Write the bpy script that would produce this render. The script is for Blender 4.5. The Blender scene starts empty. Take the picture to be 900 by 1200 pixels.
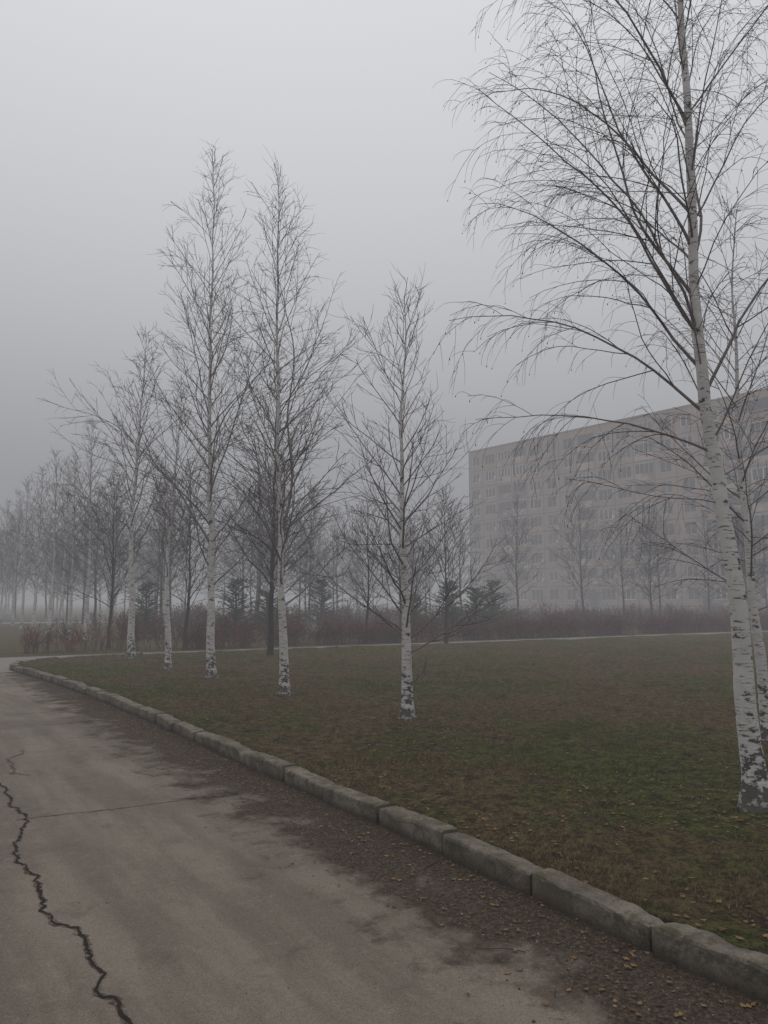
import bpy, math, random
from mathutils import Vector, noise
R=math.radians
scene=bpy.context.scene
scene.view_settings.view_transform='Standard'
try: scene.view_settings.look='None'
except Exception: pass
scene.view_settings.exposure=0
COL=scene.collection
ANG=math.atan2(0.54,0.842)
CU=(-0.54,0.842); CV=(0.842,0.54)
def W(v,u): return (v*CV[0]+u*CU[0], v*CV[1]+u*CU[1])

# ---------------------------------------------------------------- materials
class Mt:
    def __init__(s,name,rough=0.9,spec=0.2):
        s.m=bpy.data.materials.new(name); s.m.use_nodes=True
        s.nt=s.m.node_tree; s.b=s.nt.nodes['Principled BSDF']
        s.b.inputs['Roughness'].default_value=rough
        s.b.inputs['Specular IOR Level'].default_value=spec
        s.tc=s.nt.nodes.new('ShaderNodeTexCoord')
    def link(s,a,b): s.nt.links.new(a,b)
    def noise(s,scale,detail=4,rough=0.55,mp=None,loc=(0,0,0),dist=0):
        n=s.nt.nodes.new('ShaderNodeTexNoise')
        n.inputs['Scale'].default_value=scale; n.inputs['Detail'].default_value=detail
        n.inputs['Roughness'].default_value=rough; n.inputs['Distortion'].default_value=dist
        mpn=s.nt.nodes.new('ShaderNodeMapping')
        mpn.inputs['Location'].default_value=loc
        if mp: mpn.inputs['Scale'].default_value=mp
        s.link(s.tc.outputs['Object'],mpn.inputs['Vector']); s.link(mpn.outputs[0],n.inputs['Vector'])
        return n.outputs['Fac']
    def ramp(s,fac,stops):
        n=s.nt.nodes.new('ShaderNodeMapRange'); n.interpolation_type='SMOOTHSTEP'
        n.inputs['From Min'].default_value=stops[0]; n.inputs['From Max'].default_value=stops[1]
        n.inputs['To Min'].default_value=stops[2]; n.inputs['To Max'].default_value=stops[3]
        s.link(fac,n.inputs['Value']); return n.outputs['Result']
    def math(s,op,a,b):
        n=s.nt.nodes.new('ShaderNodeMath'); n.operation=op
        for i,x in enumerate((a,b)):
            if isinstance(x,(int,float)): n.inputs[i].default_value=x
            else: s.link(x,n.inputs[i])
        return n.outputs[0]
    def mix(s,fac,a,b,mode='MIX'):
        n=s.nt.nodes.new('ShaderNodeMix'); n.data_type='RGBA'; n.blend_type=mode
        if isinstance(fac,(int,float)): n.inputs[0].default_value=fac
        else: s.link(fac,n.inputs[0])
        for i,x in ((6,a),(7,b)):
            if isinstance(x,tuple): n.inputs[i].default_value=(*x,1)
            else: s.link(x,n.inputs[i])
        return n.outputs[2]
    def xyz(s):
        n=s.nt.nodes.new('ShaderNodeSeparateXYZ'); s.link(s.tc.outputs['Object'],n.inputs[0]); return n.outputs
    def col(s,c):
        if isinstance(c,tuple): s.b.inputs['Base Color'].default_value=(*c,1)
        else: s.link(c,s.b.inputs['Base Color'])
    def bump(s,h,st=0.5,dist=0.01):
        n=s.nt.nodes.new('ShaderNodeBump'); n.inputs['Strength'].default_value=st; n.inputs['Distance'].default_value=dist
        s.link(h,n.inputs['Height']); s.link(n.outputs[0],s.b.inputs['Normal'])

def grass_patch(m):
    big=m.noise(0.30,4,0.6,loc=(2,7,0)); med=m.noise(1.3,6,0.72,loc=(5,3,0))
    return m.ramp(m.math('ADD',m.math('MULTIPLY',big,0.5),m.math('MULTIPLY',med,0.5)),(0.44,0.535,0,1))
def m_grass(name,k=1.0):
    m=Mt(name,0.95,0.08)
    fine=m.noise(38,6,0.75); soil=m.noise(1.7,8,0.78,loc=(9,1,0)); clump=m.noise(9,5,0.72,loc=(1,1,3))
    t=m.ramp(m.math('ADD',m.math('MULTIPLY',fine,0.5),m.math('MULTIPLY',clump,0.5)),(0.42,0.59,0,1))
    g=m.mix(t,(0.030*k,0.032*k,0.009*k),(0.118*k,0.120*k,0.034*k))
    br=m.mix(t,(0.046*k,0.031*k,0.015*k),(0.165*k,0.120*k,0.058*k))
    c=m.mix(grass_patch(m),g,br)
    c=m.mix(m.ramp(soil,(0.535,0.62,0,0.92)),c,m.mix(t,(0.022*k,0.014*k,0.009*k),(0.095*k,0.064*k,0.042*k)))
    m.col(c); m.bump(m.math('ADD',fine,m.math('ADD',m.math('MULTIPLY',soil,1.2),clump)),1.0,0.04)
    return m.m
M_lawn=m_grass('lawn_grass',1.0)
M_ground=m_grass('meadow',1.1)

m=Mt('grass_blade',0.8,0.12)
f2=m.noise(30,2)
g=m.mix(m.ramp(f2,(0.35,0.65,0,1)),(0.055,0.062,0.015),(0.150,0.162,0.042))
m.col(m.mix(grass_patch(m),g,m.mix(m.ramp(f2,(0.35,0.65,0,1)),(0.09,0.070,0.031),(0.22,0.172,0.082))))
M_blade=m.m

m=Mt('road_asphalt',0.9,0.15)
x,y,z=m.xyz()
big=m.noise(0.5,5,0.6); med=m.noise(2.6,6,0.65,loc=(3,3,0)); fine=m.noise(160,3,0.8); grit=m.noise(45,4,0.8)
streak=m.noise(1.0,6,0.65,mp=(2.4,0.35,1)); wear=m.noise(9,6,0.75,loc=(7,2,1))
c=m.mix(m.ramp(streak,(0.38,0.62,0,1)),(0.158,0.127,0.099),(0.250,0.206,0.164))
c=m.mix(m.ramp(big,(0.47,0.66,0,0.75)),c,(0.112,0.088,0.069))
c=m.mix(m.ramp(med,(0.55,0.70,0,0.5)),c,(0.080,0.062,0.048))
c=m.mix(m.ramp(wear,(0.52,0.68,0,0.38)),c,(0.33,0.28,0.23))
c=m.mix(m.ramp(fine,(0.3,0.7,0,1)),m.mix(0.42,c,(0.03,0.024,0.018)),m.mix(0.2,c,(0.50,0.44,0.37)))
edge=m.math('ADD',x,m.math('ADD',m.math('MULTIPLY',m.math('SUBTRACT',med,0.5),2.2),m.math('MULTIPLY',m.math('SUBTRACT',grit,0.5),0.8)))
dirt=m.ramp(edge,(2.10,2.65,0,0.95))
dcol=m.mix(m.ramp(grit,(0.42,0.64,0,1)),(0.024,0.016,0.010),(0.105,0.073,0.050))
c=m.mix(dirt,c,dcol)
m.col(c)
m.bump(m.math('ADD',m.math('MULTIPLY',fine,0.35),m.math('ADD',m.math('MULTIPLY',grit,0.7),m.math('MULTIPLY',med,1.0))),0.85,0.013)
M_road=m.m

m=Mt('path_asphalt',0.85,0.2)
f=m.noise(3,5); m.col(m.mix(f,(0.17,0.15,0.135),(0.27,0.245,0.22))); M_path=m.m
m=Mt('crack_dark',0.95,0.1); f=m.noise(40,4)
m.col(m.mix(f,(0.008,0.006,0.005),(0.04,0.03,0.023))); M_crack=m.m
m=Mt('tar_seam',0.9,0.1); f=m.noise(25,5,0.7)
m.col(m.mix(m.ramp(f,(0.4,0.6,0,1)),(0.055,0.045,0.036),(0.16,0.132,0.106))); M_seam=m.m

m=Mt('kerb_concrete',0.9,0.15)
a=m.noise(4,5,0.65); b=m.noise(60,5,0.75); mo=m.noise(9,5,0.7,loc=(4,4,2))
c=m.mix(m.ramp(a,(0.35,0.65,0,1)),(0.145,0.122,0.094),(0.28,0.244,0.196))
c=m.mix(m.ramp(mo,(0.5,0.64,0,0.75)),c,(0.078,0.074,0.036))
c=m.mix(m.ramp(b,(0.35,0.7,0,0.55)),c,(0.06,0.05,0.04))
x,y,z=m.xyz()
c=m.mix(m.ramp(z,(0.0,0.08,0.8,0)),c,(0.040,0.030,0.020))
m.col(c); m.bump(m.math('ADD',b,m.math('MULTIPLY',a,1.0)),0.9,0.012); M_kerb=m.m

def m_birch(name,white):
    m=Mt(name,0.75,0.2)
    x,y,z=m.xyz()
    lent=m.noise(1,4,0.7,mp=(7,7,70)); patch=m.noise(1,5,0.65,mp=(9,9,16),loc=(2,5,1)); tone=m.noise(1,4,0.6,mp=(4,4,7))
    fin=m.noise(90,4,0.7)
    c=m.mix(tone,(white,white*0.97,white*0.93),(white*0.56,white*0.53,white*0.50))
    c=m.mix(m.ramp(lent,(0.57,0.63,0,0.85)),c,(0.06,0.048,0.045))
    base=m.ramp(z,(0.0,0.8,0.15,0))
    c=m.mix(m.ramp(m.math('ADD',patch,base),(0.60,0.64,0,0.9)),c,(0.036,0.030,0.026))
    c=m.mix(m.ramp(z,(0.0,0.25,0.55,0)),c,(0.10,0.09,0.06))
    c=m.mix(m.ramp(fin,(0.6,0.75,0,0.3)),c,(0.10,0.09,0.08))
    m.col(c); m.bump(m.math('SUBTRACT',m.math('MULTIPLY',tone,0.6),m.ramp(m.math('ADD',patch,base),(0.58,0.66,0,1))),0.7,0.012)
    return m.m
M_birch=m_birch('birch_bark',0.74)
m=Mt('limb_bark',0.85,0.15); f=m.noise(1,4,0.6,mp=(20,20,20))
m.col(m.mix(f,(0.095,0.074,0.074),(0.30,0.265,0.26))); M_limb=m.m
m=Mt('twig_bark',0.85,0.1); m.col((0.070,0.044,0.045)); M_twig=m.m
m=Mt('dark_bark',0.9,0.1); f=m.noise(1,4,0.6,mp=(15,15,5)); m.col(m.mix(f,(0.022,0.016,0.014),(0.065,0.049,0.042))); M_dark=m.m
m=Mt('shrub_twig',0.9,0.1); f=m.noise(1.2,4); m.col(m.mix(m.ramp(f,(0.4,0.6,0,1)),(0.065,0.026,0.018),(0.17,0.058,0.038))); M_shrub=m.m
m=Mt('shrub_leaf',0.9,0.1); f=m.noise(1.5,4); m.col(m.mix(m.ramp(f,(0.4,0.6,0,1)),(0.11,0.040,0.022),(0.22,0.060,0.034))); M_shleaf=m.m
m=Mt('needles',0.9,0.1); f=m.noise(5,3); m.col(m.mix(f,(0.030,0.050,0.018),(0.075,0.105,0.033))); M_needle=m.m
m=Mt('dead_leaf',0.8,0.2); f=m.noise(9,3); m.col(m.mix(m.ramp(f,(0.35,0.65,0,1)),(0.06,0.032,0.015),(0.25,0.15,0.065))); M_leaf=m.m
m=Mt('grit',0.9,0.2); f=m.noise(30,3); m.col(m.mix(m.ramp(f,(0.35,0.75,0,1)),(0.04,0.030,0.022),(0.30,0.25,0.20))); M_grit=m.m
m=Mt('soil_clod',0.95,0.1); f=m.noise(30,3); m.col(m.mix(f,(0.022,0.015,0.010),(0.085,0.058,0.038))); M_clod=m.m

# ---------------------------------------------------------------- mesh builder
class MB:
    def __init__(s): s.v=[]; s.f=[]; s.m=[]
    def tube(s,pts,rad,sides,mat,cap=False,rn=None):
        n=len(pts)
        ax=pts[-1]-pts[0]
        ref=ax.cross(Vector((0,0,1)))
        if ref.length<0.15*max(ax.length,1e-6): ref=Vector((1,0,0))
        ref.normalize(); b0=len(s.v)
        cs=[(math.cos(2*math.pi*k/sides),math.sin(2*math.pi*k/sides)) for k in range(sides)]
        for i in range(n):
            t=(pts[min(i+1,n-1)]-pts[max(i-1,0)])
            if t.length<1e-9: t=Vector((0,0,1))
            t.normalize(); a=ref-t*ref.dot(t)
            if a.length<1e-4: a=Vector((0,1,0)).cross(t)
            a.normalize(); b=t.cross(a); r=rad[i]; p=pts[i]
            for c,q in cs:
                rr=r
                if rn: rr=r*(1+rn(p,c,q))
                s.v.append((p.x+(a.x*c+b.x*q)*rr,p.y+(a.y*c+b.y*q)*rr,p.z+(a.z*c+b.z*q)*rr))
        for i in range(n-1):
            o=b0+i*sides
            for k in range(sides):
                k2=(k+1)%sides
                s.f.append((o+k,o+k2,o+sides+k2,o+sides+k)); s.m.append(mat)
        if cap:
            s.f.append(tuple(b0+(n-1)*sides+k for k in range(sides))); s.m.append(mat)
    def quad(s,a,b,c,d,mat=0):
        o=len(s.v); s.v+= [tuple(a),tuple(b),tuple(c),tuple(d)]; s.f.append((o,o+1,o+2,o+3)); s.m.append(mat)
    def tri(s,a,b,c,mat=0):
        o=len(s.v); s.v+= [tuple(a),tuple(b),tuple(c)]; s.f.append((o,o+1,o+2)); s.m.append(mat)
    def box(s,x0,x1,y0,y1,z0,z1,mat=0):
        o=len(s.v)
        for X in (x0,x1):
            for Y in (y0,y1):
                for Z in (z0,z1): s.v.append((X,Y,Z))
        for f in ((0,1,3,2),(4,6,7,5),(0,4,5,1),(2,3,7,6),(0,2,6,4),(1,5,7,3)):
            s.f.append(tuple(o+k for k in f)); s.m.append(mat)
    def mesh(s,name,mats,smooth=True):
        me=bpy.data.meshes.new(name); me.from_pydata(s.v,[],s.f)
        for x in mats: me.materials.append(x)
        me.polygons.foreach_set('material_index',s.m)
        me.polygons.foreach_set('use_smooth',[smooth]*len(s.f))
        me.update(); return me
def obj(name,me,loc=(0,0,0),rot=0,scale=1,parent=None):
    o=bpy.data.objects.new(name,me); COL.objects.link(o); o.location=loc; o.rotation_euler=(0,0,rot)
    o.scale=(scale,)*3 if not isinstance(scale,tuple) else scale
    if parent: o.parent=parent
    return o
def empty(name,loc=(0,0,0),rot=0):
    o=bpy.data.objects.new(name,None); COL.objects.link(o); o.location=loc; o.rotation_euler=(0,0,rot); return o

# ---------------------------------------------------------------- trees
def grow(rng,p,d,L,n,bend,wob,power=1.0):
    pts=[p.copy()]; st=L/n; d=d.normalized()
    for i in range(n):
        t=(i+1)/n
        d=d+Vector((rng.gauss(0,wob),rng.gauss(0,wob),rng.gauss(0,wob)+bend*(t**power)/n*2))
        d.normalize(); p=p+d*st; pts.append(p.copy())
    return pts
def at(pts,t):
    x=t*(len(pts)-1); i=min(int(x),len(pts)-2); f=x-i
    return pts[i].lerp(pts[i+1],f),(pts[i+1]-pts[i]).normalized()
def side_dir(rng,d,ang,k):
    s=d.cross(Vector((0,0,1)))
    if s.length<0.1: s=Vector((1,0,0))
    s.normalize(); u=s.cross(d)
    th=(0 if k%2 else math.pi)+rng.gauss(0,0.75)
    o=s*math.cos(th)+u*math.sin(th)
    return d*math.cos(ang)+o*math.sin(ang)
def lerp_prof(prof,s):
    for i in range(len(prof)-1):
        if s<=prof[i+1][0]:
            a,b=prof[i],prof[i+1]; return a[1]+(b[1]-a[1])*(s-a[0])/(b[0]-a[0])
    return prof[-1][1]
def birch(seed,H,z0,path,rad,prof,npri,elev,bend1,bend2,sec,twig,tw_len=(0.18,0.45),rt=0.0022,catkin=0,extra=(),powr=1.5,bark=0,sides=12,rmul=1.0,wob=0.06):
    rng=random.Random(seed); B=MB()
    n=int(H*7)
    def cen(z):
        return Vector((lerp_prof([(a,b) for a,b,c in path],z),lerp_prof([(a,c) for a,b,c in path],z),z))
    pts=[];rr=[]
    for i in range(n+1):
        z=H*(i/n); p=cen(z)
        k=min(z,1.0)
        p.x+=0.06*k*noise.noise(Vector((z*0.9,seed*3.1,0))); p.y+=0.06*k*noise.noise(Vector((z*0.9,seed*3.1,9)))
        pts.append(p); rr.append(max(lerp_prof(rad,z),0.004)*(1+0.55*math.exp(-z/0.09)))
    pts.insert(0,pts[0]-Vector((0,0,0.15))); rr.insert(0,rr[0]*1.4)
    def rn(p,c,q): return 0.07*noise.noise(Vector((c*1.5+seed,q*1.5,p.z*5)))+ (0.3*abs(noise.noise(Vector((c*2.2+seed,q*2.2,3))))*math.exp(-max(p.z,0)/0.12))
    B.tube(pts,rr,sides,0,rn=rn)
    tr=pts[1:]
    def do_twigs(path2,L,cnt,t0):
        for j in range(cnt):
            t=t0+(1-t0)*(j+rng.random())/cnt
            p,d=at(path2,min(t,0.99))
            dd=side_dir(rng,d,rng.uniform(0.45,0.95),j)
            l=rng.uniform(*tw_len)*(0.6+0.6*(1-t))
            q=grow(rng,p,dd,l,5,bend2*1.4,0.09)
            B.tube(q,[rt*1.15,rt,rt*0.9,rt*0.8,rt*0.7,rt*0.45],3,2)
            if l>0.25 and rng.random()<0.6:
                p3,d3=at(q,0.45); q3=grow(rng,p3,side_dir(rng,d3,0.6,j+1),l*0.5,3,bend2,0.1)
                B.tube(q3,[rt*0.9,rt*0.8,rt*0.7,rt*0.4],3,2)
            if catkin and rng.random()<catkin:
                e=q[-1]; w=0.004; hh=rng.uniform(0.010,0.022)
                B.tube([e,e-Vector((0,0,hh*0.5)),e-Vector((0,0,hh))],[0.002,w,0.001],4,2)
    def primary(z,az,el,L,r0,b1):
        p,_=at(tr,min(z/H,0.995))
        d=Vector((math.cos(az)*math.cos(el),math.sin(az)*math.cos(el),math.sin(el)))
        nn=max(6,int(L*6)); q=grow(rng,p,d,L,nn,b1,wob,powr)
        r1=rt*1.3
        B.tube(q,[r0+(r1-r0)*(i/nn)**0.7 for i in range(nn+1)],6,1)
        ns=max(2,int(sec*L))
        for k in range(ns):
            t=0.14+0.84*(k+rng.random()*0.8)/ns
            ps,ds=at(q,t); l2=L*(0.52*(1-t)+0.13)*rng.uniform(0.7,1.25)
            d2=side_dir(rng,ds,rng.uniform(0.5,0.85),k)
            n2=max(5,int(l2*8)); q2=grow(rng,ps,d2,l2,n2,bend2,0.07,1.0)
            r2=max(rt*1.3,(r0+(r1-r0)*t**0.7)*0.5)
            B.tube(q2,[r2+(rt-r2)*(i/n2)**0.8 for i in range(n2+1)],4,1 if r2>0.006 else 2)
            do_twigs(q2,l2,max(2,int(twig*l2)),0.12)
        do_twigs(q,L,int(twig*L*0.35),0.5)
    for i in range(npri):
        s=(i+rng.random())/npri; z=z0+(H*0.985-z0)*s**0.92
        az=i*2.39996+rng.gauss(0,0.45)
        L=lerp_prof(prof,s)*rng.uniform(0.55,1.25)
        el=R(rng.uniform(*elev))+ (0.35*s)
        r0=max(0.005,min(lerp_prof(rad,z)*0.42,0.0075*L+0.003))*rmul
        primary(z,az,min(el,1.4),L,r0,bend1)
    for (z,azd,eld,L,r0,b1) in extra: primary(z,R(azd),R(eld),L,r0*rmul,b1)
    do_twigs(tr[int(len(tr)*0.9):],1,8,0.1)
    return B.mesh('birch_mesh_%d'%seed,[M_dark if bark else M_birch,M_limb if not bark else M_dark,M_twig])

P1=[(0,0,0),(1.6,-0.09,0),(2.45,-0.16,0),(3.0,-0.25,0),(3.8,-0.25,0.02),(5,-0.25,0.05),(7,-0.23,0.1),(10,-0.1,0.1)]
t1=birch(11,9.6,2.6,P1,[(0,0.092),(0.5,0.078),(1.6,0.060),(3,0.047),(5,0.033),(7,0.021),(9.6,0.004)],
   [(0,1.5),(0.15,2.0),(0.35,2.3),(0.6,2.0),(0.85,1.3),(1,0.6)],34,(42,64),-1.1,-0.75,4.8,10.5,
   tw_len=(0.16,0.48),rt=0.0016,catkin=0.3,rmul=0.64,wob=0.075,
   extra=[(2.65,178,30,1.9,0.018,-0.3),(2.95,186,42,2.3,0.022,-0.8),(3.3,168,50,2.5,0.024,-1.2),(3.6,188,50,2.6,0.022,-1.3),(3.9,185,54,2.7,0.024,-1.6),(4.3,178,58,2.7,0.022,-1.4),(4.6,172,56,2.6,0.022,-1.6),(5.4,195,56,2.5,0.02,-1.6),(3.1,10,66,2.9,0.024,-0.6),(2.25,196,6,1.3,0.008,0.1),(2.45,5,30,1.4,0.010,0.1),(4.2,25,68,3.0,0.024,-0.6),(3.6,200,66,2.8,0.022,-1.3)],powr=2.0)
obj('birch_tree',t1,(2.75,5.9,0.1))
t1b=birch(12,6.0,1.3,[(0,0,0),(3,-0.16,0),(8,0.0,0)],[(0,0.065),(1.5,0.048),(4,0.02),(6,0.004)],
   [(0,1.6),(0.3,1.7),(1,0.5)],36,(20,50),-0.3,-0.3,4.0,8,rt=0.0022,rmul=0.8)
obj('birch_tree',t1b,(4.12,8.5,0.1))
t2=birch(21,5.6,0.8,[(0,0,0),(1.5,-0.03,0),(3,-0.07,0),(6,-0.02,0)],[(0,0.080),(0.6,0.068),(1.5,0.05),(2.6,0.033),(4,0.016),(5.6,0.003)],
   [(0,1.65),(0.2,1.75),(0.4,1.3),(0.75,0.95),(1,0.4)],50,(24,52),0.55,0.35,4.2,7.0,tw_len=(0.15,0.42),rt=0.0023,rmul=1.0,wob=0.07,
   extra=[(0.22,10,50,0.45,0.008,0.6),(0.3,40,60,0.35,0.006,0.4),(1.1,175,38,1.9,0.018,0.5),(1.0,10,40,1.8,0.018,0.5)])
obj('birch_tree',t2,(0.30,10.05,0.1))
t3=birch(31,8.9,1.4,[(0,0,0),(2,-0.08,0),(4,-0.18,0),(9,-0.25,0)],[(0,0.085),(0.6,0.072),(2,0.05),(4,0.032),(6.5,0.018),(8.9,0.003)],
   [(0,1.9),(0.25,2.0),(0.5,1.6),(0.8,0.95),(1,0.35)],58,(32,60),0.25,0.05,3.9,7.2,rt=0.0025,wob=0.075,extra=[(2.6,5,78,5.0,0.026,0.1),(2.2,150,76,4.0,0.022,0.1)])
obj('birch_tree',t3,(-1.60,12.7,0.1))
t4=birch(41,11.1,1.7,[(0,0,0),(3,-0.1,0),(6,-0.2,0),(11,-0.2,0)],[(0,0.1),(0.6,0.085),(2,0.062),(5,0.04),(8,0.018),(11,0.003)],
   [(0,2.0),(0.2,2.4),(0.45,2.1),(0.75,1.1),(1,0.35)],66,(34,62),0.25,0.05,3.7,6.6,rt=0.0028,wob=0.075,extra=[(2.6,182,62,4.9,0.028,0.15),(3.6,10,74,4.0,0.022,0.1)])
obj('birch_tree',t4,(-3.40,15.5,0.1))
def gen(seed,H,bark=0,z0=1.9,w=1.0,n=50,rt=0.004,sec=3.0,tw=4.2):
    return birch(seed,H,z0,[(0,0,0),(H*0.4,0.1*(seed%3-1),0.1),(H,0.1,0)],[(0,0.012*H),(1,0.0095*H),(H*0.5,0.0045*H),(H,0.004)],
      [(0,1.7*w),(0.25,2.1*w),(0.5,1.7*w),(0.8,1.0*w),(1,0.35*w)],n,(34,62),0.15,0.0,sec,tw,rt=rt,bark=bark,sides=8,wob=0.075)
G=[gen(51,8.8),gen(52,9.3,w=1.1),gen(53,8.0,w=0.9)]
D=[gen(61,8.5,1,1.6,1.35,48,0.006,2.6,3.4),gen(62,7.2,1,1.3,1.4,42,0.006,2.6,3.4)]
rng=random.Random(5)
obj('birch_tree',gen(54,6.4,0,1.6,0.75,34,0.0033),(-4.78,17.4,0.1))
obj('birch_tree',G[0],(-6.6,20.5,0.1),0.5,(1,1,1.0))
for (X,Y,k,s) in [(-12.0,31.4,1,0.98),(-12.9,32.0,2,0.95),(-15.8,36.8,0,1.0),(-17.9,39.9,1,0.92),(-20.2,43.5,2,1.05),(-22.6,47.5,0,0.95),(-25.3,51.5,1,0.9),(-28.5,56.5,2,1.05)]:
    obj('birch_tree',G[k],(X,Y,0.0),rng.uniform(0,6.28),s)
for (X,Y,k,s) in [(-3.2,22.0,0,0.95),(2.3,29.0,1,0.78),(-0.7,30.0,1,0.75),(10.0,58.0,0,1.1),(14.6,57.0,1,1.25),(18.5,60.0,0,1.0),(22.0,62.0,1,1.2),
                  (25.0,60.0,0,1.0),(15.3,33.5,1,0.72),(27.0,58,1,1.2),(6.2,62.0,1,1.2),(19.5,42.0,1,0.8),(-9.5,27.0,1,0.8),(31.5,64,0,1.0),(-6.6,26,1,0.85),(0.8,36,0,0.8),(-4.5,33,0,0.9),(16.5,48,1,0.9)]:
    obj('bare_tree',D[k],(X,Y,0.0),rng.uniform(0,6.28),s)
e=empty('distant_trees')
for i in range(110):
    d=rng.uniform(45,105); a=rng.uniform(-0.72,0.07 if d>60 else -0.08)
    X=a*d
    v=X*CV[0]+d*CV[1]
    if -4<v<8.5: continue
    obj('tree_%d'%i,(D+D+G)[rng.randrange(7)],(X,d,0),rng.uniform(0,6.28),rng.uniform(0.85,1.3),parent=e)

def conifer(seed,H,w):
    rng=random.Random(seed); B=MB()
    B.tube([Vector((0,0,0)),Vector((0.03,0,H*0.5)),Vector((0,0,H))],[0.06,0.035,0.005],6,0)
    n=int(60*H)
    for i in range(n):
        s=i/n; z=0.15+(H-0.2)*s; az=i*2.4+rng.gauss(0,0.6)
        L=(w*(1-s)**0.55*(0.75+0.9*noise.noise(Vector((math.cos(az)*1.3,math.sin(az)*1.3,z*1.6+seed))))+0.08)*rng.uniform(0.5,1.25)
        q=grow(rng,Vector((0,0,z)),Vector((math.cos(az),math.sin(az),0.55)),L,5,-0.15,0.09)
        B.tube(q,[0.008,0.006,0.005,0.004,0.003,0.002],3,0)
        for k in range(int(16+22*L)):
            p,d=at(q,rng.uniform(0.1,0.99)); dd=side_dir(rng,d,rng.uniform(0.5,1.0),k); l=rng.uniform(0.05,0.13)
            sd=dd.cross(Vector((rng.random(),rng.random(),rng.random()))).normalized()*0.018
            B.tri(p-sd,p+sd,p+dd*l,1)
    return B.mesh('conifer_mesh_%d'%seed,[M_dark,M_needle],False)
C=[conifer(71,2.3,1.15),conifer(72,1.7,1.1)]
for (X,Y,k,s) in [(-6.1,32,0,1.1),(-4.9,33,1,1.2),(-10.4,34,0,1.05),(1.4,36,1,1.1),(3.0,36,0,1.1),(4.4,37,1,1.3),(6.0,43,0,1.2),(-3.4,42,0,1.2)]:
    obj('spruce_tree',C[k],(X,Y,0),rng.uniform(0,6),(s*1.15,s*1.15,s))

def hedge(seed,L,h,wd,dens,hm=0.25,tk=1.0,lf=0.035,pl=0.65,gap=-0.35):
    rng=random.Random(seed); B=MB()
    for i in range(int(L*dens)):
        x=rng.random()*L; y=rng.gauss(0,wd*0.4)
        if noise.noise(Vector((x*0.6,y*0.5,seed+4)))<gap+rng.gauss(0,0.08): continue
        hh=h*(1+hm*(noise.noise(Vector((x*0.45,seed,0)))*2+noise.noise(Vector((x*1.6,seed,3)))*1.2))*rng.uniform(0.55,1.15)
        if hh<0.15: continue
        d=Vector((rng.gauss(0,0.28),rng.gauss(0,0.28),1))
        q=grow(rng,Vector((x,y,0)),d,hh,4,0.1,0.12)
        B.tube(q,[0.007*tk,0.006*tk,0.005*tk,0.004*tk,0.002*tk],3,0)
        for k in range(6):
            p,dd=at(q,rng.uniform(0.2,0.95)); q2=grow(rng,p,side_dir(rng,dd,0.7,k),rng.uniform(0.12,0.35),2,0.1,0.15)
            B.tube(q2,[0.004*tk,0.0035*tk,0.002*tk],3,0)
            if rng.random()<pl:
                p=q2[-1]; a=Vector((rng.gauss(0,1),rng.gauss(0,1),rng.gauss(0,1))).normalized()*lf; b=a.cross(Vector((0.3,0.2,1))).normalized()*lf*0.5
                B.quad(p-b,p+a,p+b,p-a,1)
    return B.mesh('hedge_mesh_%d'%seed,[M_shrub,M_shleaf],False)
def put_hedge(me,v,u): 
    x,y=W(v,u); obj('hedge',me,(x,y,0),ANG)
put_hedge(hedge(81,38,0.72,1.0,110,0.35,tk=1.3,lf=0.045,pl=0.85,gap=-0.12),9.0,25.9)
put_hedge(hedge(82,5.5,1.0,1.2,70,0.5,tk=1.1,gap=-0.15),3.7,26.2)
put_hedge(hedge(83,62,0.95,1.2,65,0.35,tk=2.0,lf=0.06,pl=0.9,gap=-0.15),8.5,34)
put_hedge(hedge(84,70,1.15,1.4,42,0.35,tk=3.0,lf=0.08,pl=0.9,gap=-0.15),10,46)

# ---------------------------------------------------------------- ground
def kv(u): return 3.06-(0.4*((u-11)/8)**2 if u>11 else 0)
KE=20.0
def vmin(u):
    if u<=KE: return kv(u)+0.15
    t=min((u-KE)/2.5,1); return kv(KE)+0.15+2.1*(1-math.sqrt(max(0,1-t*t)))
def lh(v,u):
    e=min((v-vmin(u))/0.5,1)
    return 0.105+e*(0.05*noise.noise(Vector((v*0.45,u*0.45,0)))+0.028*noise.noise(Vector((v*2.1,u*2.1,4)))+0.022*noise.noise(Vector((v*7,u*7,8))))
B=MB(); NC=230; us=[]; u=-12
while u<22.5: us.append(u); u+=0.07+0.0 if 1<u<9 else 0.14
us.append(22.5)
for u in us:
    v0=vmin(u)
    for i in range(NC+1):
        s=max(i-1,0)/(NC-1); v=v0+(62-v0)*s**2.3
        B.v.append((v,u,-0.03 if i==0 else lh(v,u)))
for j in range(len(us)-1):
    for i in range(NC):
        a=j*(NC+1)+i; B.f.append((a,a+1,a+NC+2,a+NC+1)); B.m.append(0)
o0=len(B.v); last=(len(us)-1)*(NC+1)
for i in range(NC+1): B.v.append((B.v[last+i][0],22.51,-0.03))
for i in range(NC): B.f.append((last+i,last+i+1,o0+i+1,o0+i)); B.m.append(0)
obj('lawn',B.mesh('lawn',[M_lawn]),(0,0,0),ANG)
def sheet(name,v0,v1,u0,u1,z,mat):
    B=MB(); B.quad((v0,u0,z),(v1,u0,z),(v1,u1,z),(v0,u1,z)); return obj(name,B.mesh(name,[mat],False),(0,0,0),ANG)
sheet('ground',-1500,1500,-1500,1500,0.0,M_ground)
sheet('road',-3.0,3.2,-14,140,0.004,M_road)
sheet('footpath',2.0,62,19.6,24.7,0.008,M_path)
sheet('footpath',-40,62,62,66,0.008,M_path)

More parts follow.
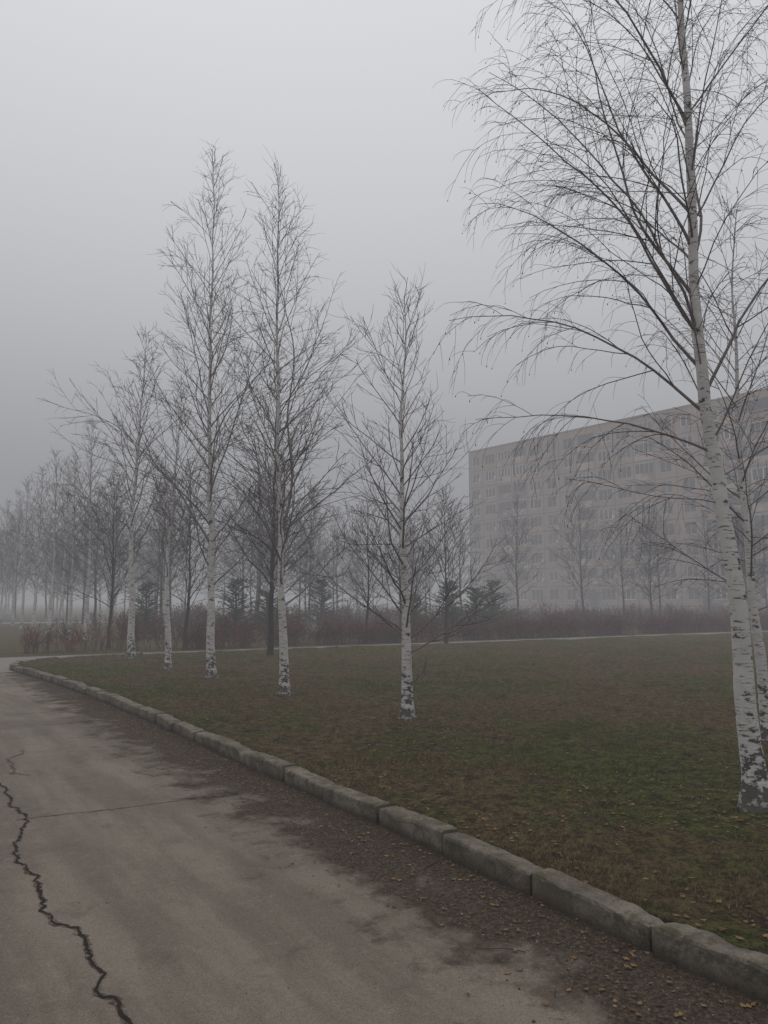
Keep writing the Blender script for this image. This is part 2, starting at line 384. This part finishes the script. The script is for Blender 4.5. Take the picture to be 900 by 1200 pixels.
def kerb(name,path,h=0.14,w=0.15,seed=1):
    rng=random.Random(seed); B=MB()
    prof=[(0,-0.06),(0,h-0.02),(0.006,h-0.006),(0.02,h),(w-0.02,h),(w-0.005,h-0.007),(w,h-0.02),(w,-0.06)]
    segs=[]; tot=0
    for i in range(len(path)-1):
        l=math.dist(path[i],path[i+1]); segs.append((tot,l,path[i],path[i+1])); tot+=l
    def pt(s):
        for t0,l,a,b in segs:
            if s<=t0+l or (t0,l,a,b)==segs[-1]:
                f=(s-t0)/l; return (a[0]+(b[0]-a[0])*f,a[1]+(b[1]-a[1])*f),((b[0]-a[0])/l,(b[1]-a[1])/l)
    s=0
    while s<tot-0.3:
        Ls=min(rng.uniform(0.74,0.80),tot-s); ox=rng.gauss(0,0.010); oz=rng.gauss(0,0.008); tw=rng.gauss(0,0.013); tz=rng.gauss(0,0.009)
        ns=16; b0=len(B.v); K=len(prof)
        for i in range(ns+1):
            f=i/ns
            if i==0: f=0.008
            if i==ns: f=0.985
            ed=0.008 if i in(0,ns) else 0
            (cx,cy),(tx,ty)=pt(s+Ls*f)
            nx,ny=ty,-tx
            for a,z in prof:
                aa=min(max(a,ed),w-ed)+ox+tw*(f-0.5)*2
                zz=(z-ed if z>0 else z)+oz+tz*(f-0.5)*2
                nv=noise.noise(Vector((cx*9+a*30,cy*9,z*30)))*0.008+noise.noise(Vector((cx*31+a*60,cy*31,z*60)))*0.005+ (-0.04*max(0,noise.noise(Vector((cx*4,cy*4,z*8+a*9)))-0.2) if z>0.1 else 0)
                B.v.append((cx+nx*(aa+nv*0.6),cy+ny*(aa+nv*0.6),zz+nv))
        for i in range(ns):
            for k in range(K-1):
                a=b0+i*K+k; B.f.append((a,a+1,a+K+1,a+K)); B.m.append(0)
        B.f.append(tuple(b0+k for k in range(K))); B.m.append(0)
        B.f.append(tuple(b0+ns*K+k for k in range(K))[::-1]); B.m.append(0)
        s+=Ls+0.014
    return obj(name,B.mesh(name,[M_kerb],False),(0,0,0),ANG)
path=[(kv(u*0.5),u*0.5) for u in range(-20,41)]
for i in range(1,13):
    a=i/12*math.pi/2; path.append((kv(KE)+2.1*(1-math.cos(a)),KE+2.5*math.sin(a)))
path.append((14,22.52))
kerb('kerb',path)
kerb('kerb',[(-3.15,-12),(-3.15,60)],seed=4)

def strip(name,pts,w,mat,seed,z=0.0085,sub=14,jit=0.03):
    rng=random.Random(seed); B=MB(); P=[]
    for i in range(len(pts)-1):
        for k in range(sub):
            f=k/sub; P.append((pts[i][0]+(pts[i+1][0]-pts[i][0])*f,pts[i][1]+(pts[i+1][1]-pts[i][1])*f))
    P.append(pts[-1]); n=len(P)
    Q=[(x+noise.noise(Vector((i*0.13,4,0)))*jit*1.8+noise.noise(Vector((i*0.45,seed,0)))*jit*0.8,y+noise.noise(Vector((i*0.13,4,5)))*jit*1.8+noise.noise(Vector((i*0.45,seed,5)))*jit*0.8) for i,(x,y) in enumerate(P)]
    for i,(x,y) in enumerate(Q):
        a=Q[max(i-1,0)]; b=Q[min(i+1,n-1)]; dx,dy=b[0]-a[0],b[1]-a[1]; l=math.hypot(dx,dy) or 1
        ww=w*(0.3+1.3*abs(noise.noise(Vector((i*0.4,seed,2))))+rng.random()*0.4)*min(1,(n-1-i)/8+0.15)
        B.v+= [(x-dy/l*ww/2,y+dx/l*ww/2,z),(x+dy/l*ww/2,y-dx/l*ww/2,z)]
        if i: o=2*i; B.f.append((o-2,o-1,o+1,o)); B.m.append(0)
    return B.mesh(name,[mat],False)
ck=empty('road_cracks')
CP=[(-0.5,2.2),(-0.98,3.15),(-1.22,3.5),(-1.43,3.9),(-1.75,4.2),(-1.98,4.63),(-2.3,5.05),(-2.47,5.42),(-2.62,5.9),(-2.9,6.3),(-3.36,7.0),(-4.0,7.9),(-4.6,9)]
obj('long_crack',strip('c1',CP,0.020,M_crack,3,sub=20,jit=0.032),parent=ck)
obj('long_crack_chips',strip('c1b',CP,0.040,M_seam,23,z=0.0065,sub=20,jit=0.032),parent=ck)
obj('cross_seam',strip('c2',[(-2.7,5.9),(-2.1,6.2),(-1.47,6.56),(-0.9,6.8)],0.016,M_seam,5,sub=10,jit=0.012),parent=ck)
obj('far_seam',strip('c3',[(-6.0,10.9),(-5.4,11.2),(-4.5,11.7),(-3.9,11.9)],0.03,M_seam,7,sub=10,jit=0.015),parent=ck)
obj('side_crack',strip('c4',[(-3.9,8.6),(-3.75,8.0),(-3.55,7.6),(-3.3,7.35)],0.03,M_seam,9,jit=0.05),parent=ck)

rng=random.Random(77); B=MB()
def blades(n,v0,v1,u0,u1,s):
    for i in range(n):
        v=v0+(v1-v0)*rng.random(); u=u0+(u1-u0)*rng.random()
        if v<vmin(u)+0.0: continue
        k=noise.noise(Vector((v*1.3,u*1.3,2)))+0.6*noise.noise(Vector((v*5,u*5,2)))
        if rng.random()>0.50+1.9*k: continue
        z=lh(v,u)-0.004; h=s*rng.uniform(0.5,1.3)*(1+0.7*k); a=rng.uniform(0,6.28); w=s*0.085
        dx,dy=math.cos(a)*w,math.sin(a)*w; lx,ly=rng.gauss(0,0.6)*h,rng.gauss(0,0.6)*h
        B.tri((v-dx,u-dy,z),(v+dx,u+dy,z),(v+lx,u+ly,z+h))
blades(90000,3.15,7.5,-1,7,0.028)
blades(60000,3.0,12,4,14,0.040)
blades(50000,2.6,26,10,22.4,0.045)
for i in range(7000):
    u=rng.uniform(-3,20); v=vmin(u)+abs(rng.gauss(0,0.05))
    if noise.noise(Vector((u*1.5,3,3)))<-0.05+rng.gauss(0,0.1): continue
    h=rng.uniform(0.03,0.08); a=rng.uniform(0,6.28); w=0.003
    B.tri((v-w*math.cos(a),u-w*math.sin(a),0.1),(v+w*math.cos(a),u+w*math.sin(a),0.1),(v+rng.gauss(-0.015,0.02),u+rng.gauss(0,0.02),0.1+h))
obj('grass',B.mesh('grass',[M_blade],False),(0,0,0),ANG)

B=MB()
def leaf(v,u,z,s):
    a=rng.uniform(0,6.28); c,d=math.cos(a)*s,math.sin(a)*s; t=rng.uniform(0.1,0.5)*s
    o=len(B.v)
    B.v+= [(v-c,u-d,z+t),(v+d*0.6,u-c*0.6,z+rng.random()*t),(v+c,u+d,z+t*1.3),(v-d*0.6,u+c*0.6,z+rng.random()*t)]
    B.f+= [(o,o+1,o+2),(o,o+2,o+3)]; B.m+= [0,0]
for i in range(11000):
    u=rng.uniform(-1,20); v=vmin(u)+abs(rng.gauss(0,4.5))
    if noise.noise(Vector((v*0.8,u*0.8,6)))<rng.gauss(-0.05,0.22): continue
    leaf(v,u,lh(v,u)+0.006,rng.uniform(0.010,0.026))
for (tv,tu) in [(5.5,3.5),(5.7,8.3),(5.5,11.6),(5.5,14.9),(8.1,5.0)]:
    for i in range(260):
        v=tv+rng.gauss(0,0.35); u=tu+rng.gauss(0,0.35)
        if v>vmin(u): leaf(v,u,lh(v,u)+0.006,rng.uniform(0.010,0.022))
for i in range(1100):
    u=rng.uniform(0,14); v=kv(u)-abs(rng.gauss(0,0.35))-0.01
    leaf(v,u,0.008,rng.uniform(0.008,0.020))
obj('fallen_leaves',B.mesh('leaves',[M_leaf],False),(0,0,0),ANG)
def pebble(B,v,u,z,s,zz):
    a=rng.uniform(0,2); o=len(B.v)
    for k in range(5): B.v.append((v+math.cos(a+k*1.257)*s*rng.uniform(0.7,1.3),u+math.sin(a+k*1.257)*s*rng.uniform(0.7,1.3),z))
    B.v.append((v+rng.gauss(0,s*0.2),u,z+s*zz))
    for k in range(5): B.f.append((o+k,o+(k+1)%5,o+5)); B.m.append(0)
B=MB()
for i in range(10000):
    u=rng.uniform(0.5,12); v=kv(u)-abs(rng.gauss(0,0.42))-0.005
    if rng.random()<0.12: v=rng.uniform(-1,3)
    pebble(B,v,u,0.004,rng.uniform(0.0015,0.0045)*(2.2 if rng.random()<0.06 else 1),rng.uniform(0.5,1.1))
obj('gravel',B.mesh('grit',[M_grit],False),(0,0,0),ANG)
B=MB()
for i in range(16000):
    u=rng.uniform(-1,20); v=vmin(u)+rng.random()**1.5*14
    if noise.noise(Vector((v*0.9,u*0.9,16)))+0.5*noise.noise(Vector((v*3.5,u*3.5,6)))<rng.gauss(0.18,0.12): continue
    pebble(B,v,u,lh(v,u)-0.004,rng.uniform(0.008,0.028),rng.uniform(0.5,0.9))
for i in range(2500):
    u=rng.uniform(0.5,14); v=kv(u)-abs(rng.gauss(0,0.16))-0.01
    pebble(B,v,u,0.003,rng.uniform(0.005,0.018),rng.uniform(0.4,0.8))
obj('soil_clods',B.mesh('clods',[M_clod],True),(0,0,0),ANG)
B=MB()
for i in range(90):
    u=rng.uniform(1,10); v=rng.choice([kv(u)-abs(rng.gauss(0,0.4))-0.03, vmin(u)+0.2+rng.random()*4])
    z=0.012 if v<kv(u) else lh(v,u)+0.012
    q=grow(rng,Vector((v,u,z)),Vector((rng.gauss(0,1),rng.gauss(0,1),0)),rng.uniform(0.06,0.25),5,0,0.15)
    for p in q: p.z=z
    B.tube(q,[0.0025,0.0025,0.002,0.002,0.0015,0.001],4,0)
obj('fallen_twigs',B.mesh('twigs',[M_twig],True),(0,0,0),ANG)

# ---------------------------------------------------------------- apartment building
m=Mt('panel_wall',0.9,0.1); a=m.noise(0.3,5); b=m.noise(1.0,4,mp=(2,2,0.3))
c=m.mix(m.ramp(a,(0.3,0.7,0,1)),(0.270,0.175,0.122),(0.370,0.255,0.185)); c=m.mix(m.ramp(b,(0.5,0.75,0,0.35)),c,(0.18,0.125,0.10)); m.col(c); M_wall=m.m
m=Mt('window_glass',0.55,0.04); m.col((0.008,0.008,0.010)); M_glass=m.m
m=Mt('curtain_glass',0.6,0.05); m.col((0.09,0.08,0.07)); M_curt=m.m
m=Mt('window_frame',0.6,0.2); m.col((0.60,0.58,0.55)); M_frame=m.m
m=Mt('loggia_panel',0.8,0.2); f=m.noise(0.25,3); m.col(m.mix(m.ramp(f,(0.4,0.6,0,1)),(0.17,0.085,0.055),(0.48,0.37,0.29))); M_log=m.m
m=Mt('joint',0.9,0.1); m.col((0.075,0.052,0.042)); M_joint=m.m
m=Mt('roof_bitumen',0.9,0.1); m.col((0.06,0.055,0.05)); M_roof=m.m
bang=math.atan2(-0.785,0.62); NB=27; BW=3.2; SH=2.8; LEN=NB*BW; PL=1.0; DEP=12.0; HT=PL+9*SH+0.8
bld=empty('apartment_building',(14.5,130.0,0),bang)
def facade(fl):
    Wl=MB(); Gl=MB(); Fr=MB(); Lg=MB()
    def T(x,y,z): return (x,y,z) if not fl else (LEN-x,DEP-y,z)
    def q(Bb,a,b,c,d,mt=0): Bb.quad(T(*a),T(*b),T(*c),T(*d),mt)
    def bx(Bb,x0,x1,y0,y1,z0,z1,mt=0):
        p=T(x0,y0,z0); r=T(x1,y1,z1); Bb.box(min(p[0],r[0]),max(p[0],r[0]),min(p[1],r[1]),max(p[1],r[1]),p[2],r[2],mt)
    rg=random.Random(9+fl)
    q(Wl,(0,0,0),(LEN,0,0),(LEN,0,PL),(0,0,PL)); q(Wl,(0,0,PL+9*SH),(LEN,0,PL+9*SH),(LEN,0,HT),(0,0,HT))
    pat='WTLLTWWLTTLW'
    for i in range(NB):
        ty=pat[i%12]
        for j in range(9):
            x0=i*BW; z0=PL+j*SH; x1=x0+BW; z1=z0+SH
            if ty=='W': ow,a,b=1.7,0.80,2.40
            elif ty=='T': ow,a,b=2.3,0.80,2.40
            else: ow,a,b=2.9,0.12,2.55
            if ty=='L' and j==0: ow,a,b=2.3,0.80,2.40
            xa=x0+(BW-ow)/2; xb=xa+ow; za=z0+a; zb=z0+b; dp=0.12 if ow<2.5 else 0.30
            q(Wl,(x0,0,z0),(x1,0,z0),(x1,0,za),(x0,0,za)); q(Wl,(x0,0,zb),(x1,0,zb),(x1,0,z1),(x0,0,z1))
            q(Wl,(x0,0,za),(xa,0,za),(xa,0,zb),(x0,0,zb)); q(Wl,(xb,0,za),(x1,0,za),(x1,0,zb),(xb,0,zb))
            q(Wl,(xa,0,za),(xa,dp,za),(xa,dp,zb),(xa,0,zb)); q(Wl,(xb,0,za),(xb,dp,za),(xb,dp,zb),(xb,0,zb))
            q(Wl,(xa,0,za),(xb,0,za),(xb,dp,za),(xa,dp,za)); q(Wl,(xa,0,zb),(xb,0,zb),(xb,dp,zb),(xa,dp,zb))
            gz=za
            if ow>2.5:
                bx(Lg,xa,xb,0.02,0.10,za,za+1.0); gz=za+1.0
                if rg.random()<0.5:
                    q(Gl,(xa,0.08,gz),(xb,0.08,gz),(xb,0.08,zb),(xa,0.08,zb),0 if rg.random()<0.8 else 1)
                    wd=0.025 if rg.random()<0.6 else 0.07
                    for k in range(5): xx=xa+wd+(ow-2*wd)*k/4; bx(Fr,xx-wd,xx+wd,0.03,0.07,gz,zb)
                    bx(Fr,xa,xb,0.03,0.068,zb-0.10,zb-0.01)
                else: q(Gl,(xa,dp,gz),(xb,dp,gz),(xb,dp,zb),(xa,dp,zb),0)
            else:
                q(Gl,(xa,dp,za),(xb,dp,za),(xb,dp,zb),(xa,dp,zb),0 if rg.random()<0.8 else 1)
                ns=3 if ow>2 else 2; wd=rg.choice([0.02,0.025,0.06])
                for k in range(ns+1): xx=xa+wd+(ow-2*wd)*k/ns; bx(Fr,xx-wd,xx+wd,dp-0.04,dp-0.01,za,zb)
                bx(Fr,xa,xb,dp-0.038,dp-0.012,za,za+2*wd); bx(Fr,xa,xb,dp-0.038,dp-0.012,zb-2*wd,zb)
                if rg.random()<0.12: bx(Fr,xb+0.1,xb+0.40,-0.35,-0.003,za+0.1,za+0.6)
            bx(Lg,x0,x1,-0.01,-0.003,z0-0.06,z0+0.06,1)
        bx(Lg,i*BW-0.05,i*BW+0.05,-0.014,-0.0115,PL,HT-0.8,1)
    bx(Wl,0,LEN,-0.15,-0.003,HT-0.12,HT,0)
    return Wl,Gl,Fr,Lg
for fl in (0,1):
    a,b,c,d=facade(fl); nm='back_' if fl else 'front_'
    obj(nm+'walls',a.mesh('w',[M_wall],False),parent=bld); obj(nm+'windows',b.mesh('g',[M_glass,M_curt],False),parent=bld)
    obj(nm+'window_frames',c.mesh('f',[M_frame],False),parent=bld); obj(nm+'loggias',d.mesh('l',[M_log,M_joint],False),parent=bld)
B=MB()
for x in (0,LEN): B.quad((x,0,0),(x,DEP,0),(x,DEP,HT),(x,0,HT))
obj('end_walls',B.mesh('ew',[M_wall],False),parent=bld)
B=MB(); B.box(0.05,LEN-0.05,0.35,DEP-0.35,HT-0.6,HT-0.3)
for k in range(5): x=8+k*17; B.box(x,x+4,5,8,HT-0.3,HT+1.4)
obj('roof',B.mesh('rf',[M_roof],False),parent=bld)
B=MB()
for k in range(5):
    x=6.5+k*17; B.box(x,x+2.6,-1.6,-0.02,2.7,2.9); B.box(x+0.7,x+1.9,-0.06,-0.016,0.1,2.3)
obj('entrances',B.mesh('en',[M_joint],False),parent=bld)

# ---------------------------------------------------------------- fog: thin ground layer and denser layer added above for the sky gradient
def fogbox(name,z0,z1,DEN,FL,colr):
    m=bpy.data.materials.new(name+'_volume'); m.use_nodes=True; nt=m.node_tree; nt.nodes.clear()
    out=nt.nodes.new('ShaderNodeOutputMaterial'); ab=nt.nodes.new('ShaderNodeVolumeAbsorption'); em=nt.nodes.new('ShaderNodeEmission'); ad=nt.nodes.new('ShaderNodeAddShader')
    ab.inputs['Color'].default_value=(0,0,0,1); ab.inputs['Density'].default_value=DEN
    em.inputs['Color'].default_value=(*colr,1); em.inputs['Strength'].default_value=FL*DEN  # volume glow stands in for daylight scattered by the fog
    nt.links.new(ab.outputs[0],ad.inputs[0]); nt.links.new(em.outputs[0],ad.inputs[1]); nt.links.new(ad.outputs[0],out.inputs['Volume'])
    B=MB(); B.box(-1600,1600,-1600,1600,z0,z1)
    obj(name,B.mesh(name,[m],False))
fogbox('fog',-1.0,34,0.0070,0.300,(0.985,0.99,1.045))
fogbox('sky_gradient_layer',36,70,0.0110,0.370,(0.965,0.99,1.05))  # added layer that keeps the sky darker towards the horizon

# ---------------------------------------------------------------- sky / sun / camera
w=bpy.data.worlds.new('World'); scene.world=w; w.use_nodes=True; nt=w.node_tree
bg=nt.nodes['Background']; sk=nt.nodes.new('ShaderNodeTexSky'); sk.sky_type='NISHITA'; sk.sun_disc=False
EL,ROT=R(60),R(-20)
sk.sun_elevation=EL; sk.sun_rotation=ROT; sk.dust_density=2.0; sk.air_density=1.0
hs=nt.nodes.new('ShaderNodeHueSaturation'); hs.inputs['Saturation'].default_value=0.3
mx=nt.nodes.new('ShaderNodeMix'); mx.data_type='RGBA'; mx.inputs[0].default_value=0.85
nt.links.new(sk.outputs[0],hs.inputs['Color']); nt.links.new(hs.outputs[0],mx.inputs[6]); mx.inputs[7].default_value=(13.2,13.5,13.8,1)
nt.links.new(mx.outputs[2],bg.inputs['Color']); bg.inputs['Strength'].default_value=0.1
s=bpy.data.lights.new('sun','SUN'); s.energy=0.6; s.angle=R(30); s.color=(1,0.95,0.88)
so=bpy.data.objects.new('sun',s); COL.objects.link(so)
sd=Vector((math.sin(ROT)*math.cos(EL),math.cos(ROT)*math.cos(EL),math.sin(EL)))
so.rotation_euler=sd.to_track_quat('Z','Y').to_euler(); so.location=(0,0,60)
cam=bpy.data.cameras.new('camera'); co=bpy.data.objects.new('camera',cam); COL.objects.link(co)
co.location=(0,0,1.6); co.rotation_euler=(R(90+6.6),0,0)
cam.sensor_fit='VERTICAL'; cam.sensor_height=24; cam.lens=24*906/1200; cam.clip_start=0.05; cam.clip_end=4000
scene.camera=co
print('faces',sum(len(o.data.polygons) for o in COL.objects if o.type=='MESH'))
